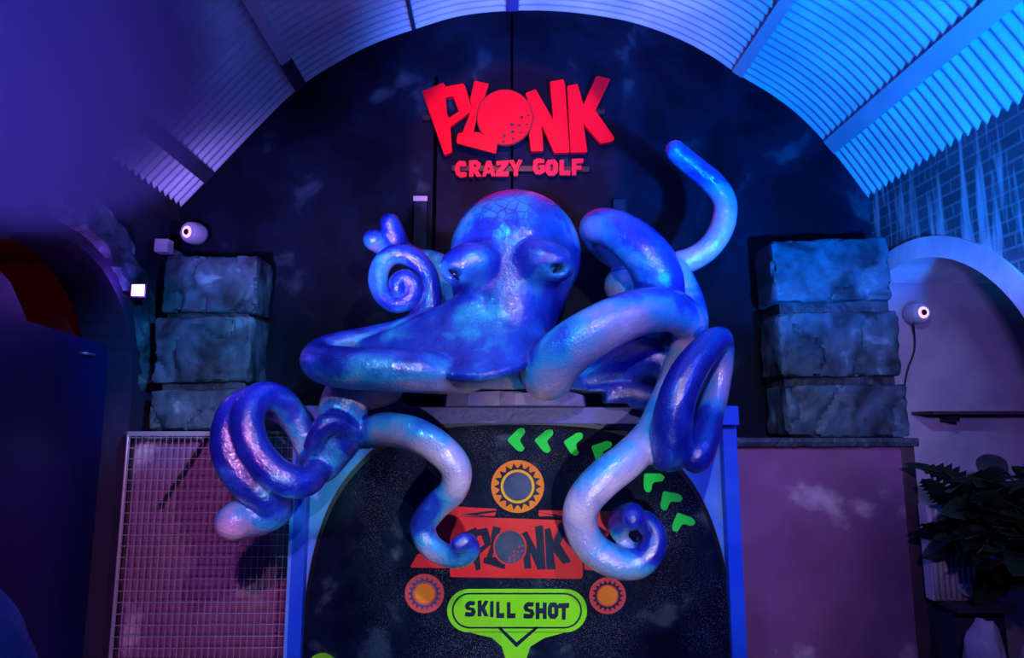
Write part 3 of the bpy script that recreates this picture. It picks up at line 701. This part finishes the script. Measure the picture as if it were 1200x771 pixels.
# ------------------------------------------------------------------ THE OCTOPUS
def oct_mat():
    m = bpy.data.materials.new('airbrushed_octopus_lacquer'); m.use_nodes = True; nt = m.node_tree; N = nt.nodes; L = nt.links
    b = N['Principled BSDF']; b.inputs['Roughness'].default_value = .30; b.inputs['Coat Weight'].default_value = 1; b.inputs['Coat Roughness'].default_value = .10; b.inputs['Coat IOR'].default_value = 1.85; b.inputs['Specular IOR Level'].default_value = .4
    tc = N.new('ShaderNodeTexCoord')
    at_ = N.new('ShaderNodeAttribute'); at_.attribute_name = 'pale'
    n = N.new('ShaderNodeTexNoise'); n.inputs['Scale'].default_value = 5; n.inputs['Detail'].default_value = 5; n.inputs['Distortion'].default_value = .4; L.new(tc.outputs['Object'], n.inputs['Vector'])
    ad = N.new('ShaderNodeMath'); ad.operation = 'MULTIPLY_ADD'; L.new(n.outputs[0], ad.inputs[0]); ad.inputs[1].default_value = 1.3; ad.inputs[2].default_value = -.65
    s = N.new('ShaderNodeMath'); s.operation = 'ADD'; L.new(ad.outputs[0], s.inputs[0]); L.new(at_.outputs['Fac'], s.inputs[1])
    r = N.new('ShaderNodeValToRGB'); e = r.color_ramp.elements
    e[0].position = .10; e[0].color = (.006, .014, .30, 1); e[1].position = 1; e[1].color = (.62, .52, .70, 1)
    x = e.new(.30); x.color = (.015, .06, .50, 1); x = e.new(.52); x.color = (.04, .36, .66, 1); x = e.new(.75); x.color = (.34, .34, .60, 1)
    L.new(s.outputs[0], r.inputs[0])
    # crackle on the crown
    ck = N.new('ShaderNodeAttribute'); ck.attribute_name = 'crown'
    vo = N.new('ShaderNodeTexVoronoi'); vo.feature = 'DISTANCE_TO_EDGE'; vo.inputs['Scale'].default_value = 15
    L.new(tc.outputs['Object'], vo.inputs['Vector'])
    r2 = N.new('ShaderNodeValToRGB'); r2.color_ramp.elements[0].position = .0; r2.color_ramp.elements[0].color = (1, 1, 1, 1); r2.color_ramp.elements[1].position = .11; r2.color_ramp.elements[1].color = (0, 0, 0, 1)
    L.new(vo.outputs['Distance'], r2.inputs[0])
    mm = N.new('ShaderNodeMath'); mm.operation = 'MULTIPLY'; L.new(r2.outputs[0], mm.inputs[0]); L.new(ck.outputs['Fac'], mm.inputs[1])
    mx = N.new('ShaderNodeMix'); mx.data_type = 'RGBA'; L.new(mm.outputs[0], mx.inputs['Factor']); L.new(r.outputs[0], mx.inputs['A']); mx.inputs['B'].default_value = (.02, .01, .12, 1)
    L.new(mx.outputs['Result'], b.inputs['Base Color'])
    n2 = N.new('ShaderNodeTexNoise'); n2.inputs['Scale'].default_value = 75; n2.inputs['Detail'].default_value = 4; L.new(tc.outputs['Object'], n2.inputs['Vector'])
    n3 = N.new('ShaderNodeTexNoise'); n3.inputs['Scale'].default_value = 12; L.new(tc.outputs['Object'], n3.inputs['Vector'])
    a2 = N.new('ShaderNodeMath'); a2.operation = 'MULTIPLY_ADD'; L.new(n3.outputs[0], a2.inputs[0]); a2.inputs[1].default_value = 1.6; L.new(n2.outputs[0], a2.inputs[2])
    bp = N.new('ShaderNodeBump'); bp.inputs['Strength'].default_value = .42; bp.inputs['Distance'].default_value = .012
    L.new(a2.outputs[0], bp.inputs['Height']); L.new(bp.outputs[0], b.inputs['Normal']); L.new(bp.outputs[0], b.inputs['Coat Normal'])
    return m
K['octo'] = oct_mat()
# tentacles: (px, py, Y, radius px, paleness)
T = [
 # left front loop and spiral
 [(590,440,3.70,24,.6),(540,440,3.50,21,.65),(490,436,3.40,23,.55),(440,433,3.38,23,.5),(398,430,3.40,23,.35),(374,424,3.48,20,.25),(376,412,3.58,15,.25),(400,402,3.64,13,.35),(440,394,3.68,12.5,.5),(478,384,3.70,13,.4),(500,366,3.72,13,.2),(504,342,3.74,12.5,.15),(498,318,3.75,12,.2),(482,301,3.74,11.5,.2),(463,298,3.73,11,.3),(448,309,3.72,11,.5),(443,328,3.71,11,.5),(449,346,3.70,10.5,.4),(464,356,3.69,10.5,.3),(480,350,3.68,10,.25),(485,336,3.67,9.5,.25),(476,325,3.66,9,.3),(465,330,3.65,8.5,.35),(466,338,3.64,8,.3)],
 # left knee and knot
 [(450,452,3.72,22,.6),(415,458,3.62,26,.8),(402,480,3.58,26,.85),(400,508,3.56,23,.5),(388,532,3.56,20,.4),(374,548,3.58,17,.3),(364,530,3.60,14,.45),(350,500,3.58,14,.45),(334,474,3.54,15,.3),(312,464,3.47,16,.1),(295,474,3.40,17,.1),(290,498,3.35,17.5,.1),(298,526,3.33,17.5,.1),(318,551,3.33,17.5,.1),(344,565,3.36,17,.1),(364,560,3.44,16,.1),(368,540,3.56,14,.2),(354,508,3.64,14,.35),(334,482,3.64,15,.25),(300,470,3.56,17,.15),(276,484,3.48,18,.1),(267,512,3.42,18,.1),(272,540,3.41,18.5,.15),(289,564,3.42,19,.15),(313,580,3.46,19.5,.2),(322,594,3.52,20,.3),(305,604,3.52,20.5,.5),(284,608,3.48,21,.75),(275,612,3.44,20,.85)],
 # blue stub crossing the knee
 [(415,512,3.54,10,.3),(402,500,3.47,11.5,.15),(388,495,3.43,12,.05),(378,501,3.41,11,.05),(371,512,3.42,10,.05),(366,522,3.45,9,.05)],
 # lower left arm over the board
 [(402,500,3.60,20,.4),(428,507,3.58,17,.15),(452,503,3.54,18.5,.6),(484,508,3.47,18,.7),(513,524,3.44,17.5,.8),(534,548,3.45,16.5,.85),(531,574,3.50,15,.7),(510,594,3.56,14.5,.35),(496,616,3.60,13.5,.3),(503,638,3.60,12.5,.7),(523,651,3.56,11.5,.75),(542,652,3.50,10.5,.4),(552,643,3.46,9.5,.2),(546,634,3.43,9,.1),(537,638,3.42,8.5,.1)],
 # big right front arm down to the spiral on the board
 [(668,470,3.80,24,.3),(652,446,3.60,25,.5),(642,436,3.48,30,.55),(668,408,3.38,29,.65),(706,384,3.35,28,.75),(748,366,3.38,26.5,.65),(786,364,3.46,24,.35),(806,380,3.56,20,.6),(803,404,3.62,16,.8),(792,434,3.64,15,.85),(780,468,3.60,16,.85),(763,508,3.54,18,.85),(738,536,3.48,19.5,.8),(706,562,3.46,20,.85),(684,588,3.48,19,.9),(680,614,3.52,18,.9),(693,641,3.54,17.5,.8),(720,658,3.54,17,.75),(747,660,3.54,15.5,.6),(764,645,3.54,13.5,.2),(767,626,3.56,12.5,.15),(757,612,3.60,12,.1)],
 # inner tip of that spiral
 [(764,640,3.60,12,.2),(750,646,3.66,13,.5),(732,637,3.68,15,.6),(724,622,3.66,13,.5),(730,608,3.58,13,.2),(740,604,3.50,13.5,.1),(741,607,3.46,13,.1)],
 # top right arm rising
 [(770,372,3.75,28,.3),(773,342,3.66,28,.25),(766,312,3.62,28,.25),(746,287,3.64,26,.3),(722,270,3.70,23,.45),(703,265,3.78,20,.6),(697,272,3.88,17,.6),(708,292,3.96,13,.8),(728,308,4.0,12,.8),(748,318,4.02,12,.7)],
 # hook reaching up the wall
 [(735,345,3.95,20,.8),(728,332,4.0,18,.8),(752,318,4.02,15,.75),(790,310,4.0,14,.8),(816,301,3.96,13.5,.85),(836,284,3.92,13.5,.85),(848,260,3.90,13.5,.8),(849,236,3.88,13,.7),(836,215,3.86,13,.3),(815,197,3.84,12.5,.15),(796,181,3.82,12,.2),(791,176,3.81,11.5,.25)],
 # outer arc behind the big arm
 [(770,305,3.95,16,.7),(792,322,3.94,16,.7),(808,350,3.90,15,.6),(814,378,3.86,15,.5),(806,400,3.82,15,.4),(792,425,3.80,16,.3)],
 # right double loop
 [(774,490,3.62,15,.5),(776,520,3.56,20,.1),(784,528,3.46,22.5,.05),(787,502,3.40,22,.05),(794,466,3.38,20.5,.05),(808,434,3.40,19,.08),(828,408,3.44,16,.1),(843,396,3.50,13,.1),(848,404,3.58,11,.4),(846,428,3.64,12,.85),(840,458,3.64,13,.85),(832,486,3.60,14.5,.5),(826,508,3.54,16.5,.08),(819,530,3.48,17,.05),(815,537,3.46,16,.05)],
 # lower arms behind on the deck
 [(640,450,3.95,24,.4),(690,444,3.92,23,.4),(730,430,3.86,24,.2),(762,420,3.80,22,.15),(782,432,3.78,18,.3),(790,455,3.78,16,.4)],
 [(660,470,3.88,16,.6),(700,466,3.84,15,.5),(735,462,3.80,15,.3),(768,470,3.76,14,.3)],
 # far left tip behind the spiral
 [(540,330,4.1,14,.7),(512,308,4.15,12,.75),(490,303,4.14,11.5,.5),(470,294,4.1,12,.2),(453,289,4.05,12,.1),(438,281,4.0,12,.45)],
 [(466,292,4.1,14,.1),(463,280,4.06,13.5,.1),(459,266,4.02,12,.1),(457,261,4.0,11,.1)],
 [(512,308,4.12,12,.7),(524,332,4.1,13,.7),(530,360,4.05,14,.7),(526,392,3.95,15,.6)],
]
VX = .0105
lo = np.array([-1.85, 3.05, .55]); hi = np.array([1.50, 4.48, 3.35])
dims = np.ceil((hi - lo) / VX).astype(int)
FLD = np.full(dims, .12, np.float32)
def local(c, r):
    i0 = np.maximum(0, np.floor((np.array(c) - r - lo) / VX).astype(int)); i1 = np.minimum(dims, np.ceil((np.array(c) + r - lo) / VX).astype(int) + 1)
    sl = tuple(slice(a, b) for a, b in zip(i0, i1))
    g = np.meshgrid(*[lo[k] + VX * np.arange(i0[k], i1[k], dtype=np.float32) for k in range(3)], indexing='ij')
    return sl, g
def smin(a, b, k):
    h = np.maximum(k - np.abs(a - b), 0) / k
    return np.minimum(a, b) - h * h * k * .25
def ell(c, r, k, rotz=0, roty=0):
    sl, g = local(c, max(r) * 1.1 + k + .03)
    x, y, z = g[0] - c[0], g[1] - c[1], g[2] - c[2]
    if roty: cc, ss = math.cos(roty), math.sin(roty); x, z = cc * x + ss * z, -ss * x + cc * z
    if rotz: cc, ss = math.cos(rotz), math.sin(rotz); x, y = cc * x + ss * y, -ss * x + cc * y
    k0 = np.sqrt((x / r[0]) ** 2 + (y / r[1]) ** 2 + (z / r[2]) ** 2); k1 = np.sqrt((x / r[0] ** 2) ** 2 + (y / r[1] ** 2) ** 2 + (z / r[2] ** 2) ** 2) + 1e-6
    FLD[sl] = smin(FLD[sl], k0 * (k0 - 1) / k1, k)
def cut_ell(c, r, k):
    sl, g = local(c, max(r) * 1.2 + k + .03)
    x, y, z = g[0] - c[0], g[1] - c[1], g[2] - c[2]
    k0 = np.sqrt((x / r[0]) ** 2 + (y / r[1]) ** 2 + (z / r[2]) ** 2); k1 = np.sqrt((x / r[0] ** 2) ** 2 + (y / r[1] ** 2) ** 2 + (z / r[2] ** 2) ** 2) + 1e-6
    FLD[sl] = -smin(-FLD[sl], k0 * (k0 - 1) / k1, k)
def chain(pts, rads, k):
    """union of dense spheres into a scratch field, then smooth-joined"""
    P = np.array(pts); Rr = np.array(rads)
    mn = P.min(0) - Rr.max() - k - .03; mx = P.max(0) + Rr.max() + k + .03
    c = (mn + mx) / 2
    i0 = np.maximum(0, np.floor((mn - lo) / VX).astype(int)); i1 = np.minimum(dims, np.ceil((mx - lo) / VX).astype(int) + 1)
    tmp = np.full(i1 - i0, .12, np.float32)
    for p, r in zip(P, Rr):
        j0 = np.maximum(i0, np.floor((p - r - k - .02 - lo) / VX).astype(int)); j1 = np.minimum(i1, np.ceil((p + r + k + .02 - lo) / VX).astype(int) + 1)
        if (j1 <= j0).any(): continue
        ax = [lo[q] + VX * np.arange(j0[q], j1[q], dtype=np.float32) - p[q] for q in range(3)]
        d = np.sqrt(ax[0][:, None, None] ** 2 + ax[1][None, :, None] ** 2 + ax[2][None, None, :] ** 2) - r
        s = tuple(slice(a - o_, b - o_) for a, b, o_ in zip(j0, j1, i0)); tmp[s] = np.minimum(tmp[s], d)
    sl = tuple(slice(a, b) for a, b in zip(i0, i1)); FLD[sl] = smin(FLD[sl], tmp, k)
def A(x, y, Y): return tuple(at(x, y, Y))
# head and body
HEADC = A(604, 300, 3.86)
ell(HEADC, (.388, .42, .385), .03)
ell(A(597, 335, 3.78), (.315, .25, .24), .06)
ell(A(551, 309, 3.50), (.168, .13, .112), .022, roty=math.radians(14))
ell(A(638, 306, 3.50), (.172, .13, .114), .022, roty=math.radians(-14))
chain([np.array(A(597, 345, 3.76)) * (1 - t) + np.array(A(590, 400, 3.72)) * t for t in np.linspace(0, 1, 30)], [.30 * (1 - t) + .27 * t for t in np.linspace(0, 1, 30)], .09)
chain([np.array(A(590, 400, 3.74)) * (1 - t) + np.array(A(600, 455, 3.85)) * t for t in np.linspace(0, 1, 30)], [.25 * (1 - t) + .22 * t for t in np.linspace(0, 1, 30)], .06)
rim = catmull([(424,407,3.60),(442,412,3.56),(462,420,3.49),(482,428,3.44),(512,437,3.38),(550,441,3.33),(580,438,3.33),(608,428,3.38),(640,412,3.46)], 6)
for (x, y, Y) in rim:
    a = np.array(A(588 + (x - 560) * .25, 368, 3.62)); b = np.array(A(x, y, Y)); mid = (a + b) / 2 + np.array((0, .045, -.02))
    ts = np.linspace(0, 1, 34)
    chain([a * (1 - t) ** 2 + 2 * mid * t * (1 - t) + b * t * t for t in ts], [.13 * (1 - t) + .030 * t for t in ts], .02)
# eye lids: raised rims with a slot cut into them
EYES = [(531, 320, 3.445, 48), (654, 314, 3.445, -44)]
def tsample(nodes):
    P = [];
    for c in catmull([(*A(x, y, Y), r * Y / F, p) for x, y, Y, r, p in nodes], 14): P.append(c)
    out = [P[0]]
    for a, b in zip(P, P[1:]):
        L_ = np.linalg.norm(b[:3] - a[:3]); m_ = max(1, int(L_ / .009))
        for k in range(1, m_ + 1): out.append(a + (b - a) * k / m_)
    return out
samples = []
for nodes in T:
    s_ = tsample(nodes); chain([p[:3] for p in s_], [p[3] * 1.05 + .003 for p in s_], .012); samples += s_
# lids: find face surface along the view ray of each eye
def hit(px, py, y0=3.1, y1=4.2):
    Y = y0
    while Y < y1:
        p = at(px, py, Y); ii = tuple(((np.array(p) - lo) / VX).astype(int))
        if FLD[ii] < 0: return Y
        Y += .004
    return None
eyepos = []; lids = []
for (px, py, Y, ang) in EYES:
    Yh = hit(px, py) or Y; a = math.radians(ang); eyepos.append((px, py, Yh, ang))
    lid = []
    for k in range(48):
        t = 2 * PI * k / 48; u = 14.5 * math.cos(t); v = 8.5 * math.sin(t)
        x = px + u * math.cos(a) - v * math.sin(a); y = py + u * math.sin(a) + v * math.cos(a)
        lid.append(np.array(A(x, y, (hit(x, y) or Yh) + .008)))
    chain(lid, [.020] * len(lid), .014); lids.append(np.mean(lid, axis=0))
    cut_ell(A(px, py, Yh - .005), (.045, .05, .022), .012)

# flat underside where it rests on the deck and the base
gx, gy, gz = np.meshgrid(*[lo[k] + VX * np.arange(dims[k], dtype=np.float32) for k in range(3)], indexing='ij', sparse=True)
def boxsdf(b0, b1):
    return np.maximum(np.maximum(np.maximum(b0[0] - gx, gx - b1[0]), np.maximum(b0[1] - gy, gy - b1[1])), np.maximum(b0[2] - gz, gz - b1[2]))
FLD = np.maximum(FLD, -boxsdf((x0 - .02, 3.84, .3), (x1 + .02, 4.7, zt2 + .008)))
FLD = np.maximum(FLD, -boxsdf((-.6, 3.62, .9), (.74, 4.7, zt2 + .02)))
FLD = np.maximum(FLD, -boxsdf((-.40, 3.50, zt2 - .1), (.60, 4.7, zt2 + .085)))
# naive surface nets
def surface_nets(G):
    ins = G < 0
    nx, ny, nz = G.shape
    cnt = np.zeros((nx - 1, ny - 1, nz - 1), np.int8)
    for a in (0, 1):
        for b in (0, 1):
            for c in (0, 1): cnt += ins[a:nx - 1 + a, b:ny - 1 + b, c:nz - 1 + c]
    act = (cnt > 0) & (cnt < 8); idx = np.full(act.shape, -1, np.int64); cells = np.argwhere(act); idx[act] = np.arange(len(cells))
    acc = np.zeros((len(cells), 3)); num = np.zeros(len(cells))
    cor = [(0,0,0),(1,0,0),(0,1,0),(1,1,0),(0,0,1),(1,0,1),(0,1,1),(1,1,1)]
    val = [G[cells[:, 0] + a, cells[:, 1] + b, cells[:, 2] + c] for a, b, c in cor]
    for i in range(8):
        for j in range(i + 1, 8):
            if sum(abs(p - q) for p, q in zip(cor[i], cor[j])) != 1: continue
            m_ = (val[i] < 0) != (val[j] < 0); t = np.where(m_, val[i] / (val[i] - val[j] + 1e-12 * (~m_)), 0)
            for k in range(3): acc[:, k] += np.where(m_, cor[i][k] + t * (cor[j][k] - cor[i][k]), 0)
            num += m_
    V = (cells + acc / num[:, None]) * VX + lo
    Fc = []
    for ax in range(3):
        o1, o2 = [(1, 2), (2, 0), (0, 1)][ax]
        s0 = [slice(None)] * 3; s1 = [slice(None)] * 3; s0[ax] = slice(0, -1); s1[ax] = slice(1, None)
        ch = ins[tuple(s0)] != ins[tuple(s1)]; e = np.argwhere(ch); flip = ins[tuple(s0)][ch]
        ok = (e[:, o1] > 0) & (e[:, o2] > 0) & (e[:, o1] < G.shape[o1] - 1) & (e[:, o2] < G.shape[o2] - 1); e = e[ok]; flip = flip[ok]
        def ci(d1, d2):
            q = e.copy(); q[:, o1] -= d1; q[:, o2] -= d2; return idx[q[:, 0], q[:, 1], q[:, 2]]
        qd = np.stack([ci(1, 1), ci(0, 1), ci(0, 0), ci(1, 0)], 1); qd[~flip] = qd[~flip][:, ::-1]; Fc.append(qd)
    return V, np.concatenate(Fc)
V_, F_ = surface_nets(FLD)
# relax
n_ = len(V_)
E_ = np.concatenate([F_[:, [0, 1]], F_[:, [1, 2]], F_[:, [2, 3]], F_[:, [3, 0]]])
for it in range(3):
    acc = np.zeros((n_, 3)); nn_ = np.zeros(n_)
    for k in range(3): acc[:, k] = np.bincount(E_[:, 0], V_[E_[:, 1], k], n_) + np.bincount(E_[:, 1], V_[E_[:, 0], k], n_)
    nn_ = np.bincount(E_[:, 0], minlength=n_) + np.bincount(E_[:, 1], minlength=n_)
    V_ = V_ * .5 + .5 * acc / nn_[:, None]
me = bpy.data.meshes.new('octopus_sculpture'); me.from_pydata(V_.tolist(), [], F_.tolist()); me.update()
# airbrush paint attributes
kd = kdtree.KDTree(len(samples))
for i, s_ in enumerate(samples): kd.insert(s_[:3], i)
kd.balance()
pale = np.zeros(n_, np.float32); crown = np.zeros(n_, np.float32)
cw = Vector(A(592, 248, 3.52)); nor = [v.normal.copy() for v in me.vertices]
bc = Vector(A(590, 390, 3.6))
for i, v in enumerate(me.vertices):
    best = None
    co, j, d = kd.find(v.co)
    dd = d - samples[j][3]
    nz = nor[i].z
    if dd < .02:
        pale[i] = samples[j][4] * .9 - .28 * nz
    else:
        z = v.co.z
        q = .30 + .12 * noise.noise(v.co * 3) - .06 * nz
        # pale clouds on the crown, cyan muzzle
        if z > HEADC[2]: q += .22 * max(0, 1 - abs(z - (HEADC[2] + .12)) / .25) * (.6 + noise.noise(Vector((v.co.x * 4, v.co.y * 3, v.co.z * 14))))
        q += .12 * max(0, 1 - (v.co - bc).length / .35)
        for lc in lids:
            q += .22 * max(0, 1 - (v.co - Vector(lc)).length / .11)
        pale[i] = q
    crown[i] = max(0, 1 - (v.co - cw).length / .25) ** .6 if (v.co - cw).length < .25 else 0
for nm, ar in (('pale', pale), ('crown', crown)):
    a_ = me.attributes.new(nm, 'FLOAT', 'POINT'); a_.data.foreach_set('value', ar)
octo = link('octopus_sculpture', me, K['octo'], None, True)
tag(octo, 'giant glossy blue octopus with curling tentacles sprawled on top of the booth', 'octopus')
K['eye'] = mat('eye_gloss', (.004, .004, .03), rough=.12, coat=1)
for (px, py, Yh, ang) in eyepos:
    bm = bmesh.new(); bmesh.ops.create_uvsphere(bm, u_segments=24, v_segments=14, radius=1)
    c = at(px, py, Yh + .020); a = math.radians(-ang)
    for v in bm.verts:
        x, y, z = v.co.x * .052, v.co.y * .024, v.co.z * .013
        v.co = c + Vector((x * math.cos(a) - z * math.sin(a), y, x * math.sin(a) + z * math.cos(a)))
    e = fin('eye', bm, K['eye'], octo, True); e['label'] = 'dark slit eye'

# faceted foam base under the octopus
base_pts = [(522,3.72),(548,3.58),(585,3.60),(604,3.53),(640,3.56),(668,3.60),(686,3.72),(690,4.25),(520,4.25)]
bm = bmesh.new(); zt_ = zt2
lo_ring = [bm.verts.new((at(x, 477, Y).x, Y + .05, zt_ + .0015)) for x, Y in base_pts]
hi_ring = [bm.verts.new((at(x, 477, Y).x * .97, Y, zt_ + .07 + .008 * ((k * 7) % 3 - 1))) for k, (x, Y) in enumerate(base_pts)]
n = len(base_pts)
for k in range(n): bm.faces.new((lo_ring[k], lo_ring[(k + 1) % n], hi_ring[(k + 1) % n])); bm.faces.new((lo_ring[k], hi_ring[(k + 1) % n], hi_ring[k]))
bm.faces.new(hi_ring); bm.faces.new(lo_ring[::-1])
K['base'] = mat('lavender_painted_base', (.2, .18, .4), (.35, .3, .55), 5, .5)
o = fin('sculpture_base', bm, K['base']); tag(o, 'flat faceted lavender base between the octopus and the booth top', 'base')

# ------------------------------------------------------------------ DRIFTING SMOKE, upper left
m = bpy.data.materials.new('violet_smoke'); m.use_nodes = True; nt = m.node_tree; N = nt.nodes; L = nt.links
N.remove(N['Principled BSDF'])
vs = N.new('ShaderNodeVolumePrincipled'); vs.inputs['Color'].default_value = (.05, .05, .15, 1)
L.new(vs.outputs[0], N['Material Output'].inputs['Volume'])
tc = N.new('ShaderNodeTexCoord'); ln = N.new('ShaderNodeVectorMath'); ln.operation = 'LENGTH'; L.new(tc.outputs['Object'], ln.inputs[0])
mr = N.new('ShaderNodeMapRange'); mr.interpolation_type = 'SMOOTHSTEP'; mr.inputs['From Min'].default_value = 1; mr.inputs['From Max'].default_value = .55; mr.inputs['To Min'].default_value = 0; mr.inputs['To Max'].default_value = 8
L.new(ln.outputs['Value'], mr.inputs['Value']); L.new(mr.outputs[0], vs.inputs['Density'])
bm = bmesh.new(); bmesh.ops.create_icosphere(bm, subdivisions=4, radius=1)
o = fin('smoke', bm, m); o.location = at(40, 70, 2.0); o.scale = (.62, .5, .60)
tag(o, 'dense drift of violet smoke hiding the upper left of the vault', 'smoke', kind='stuff')
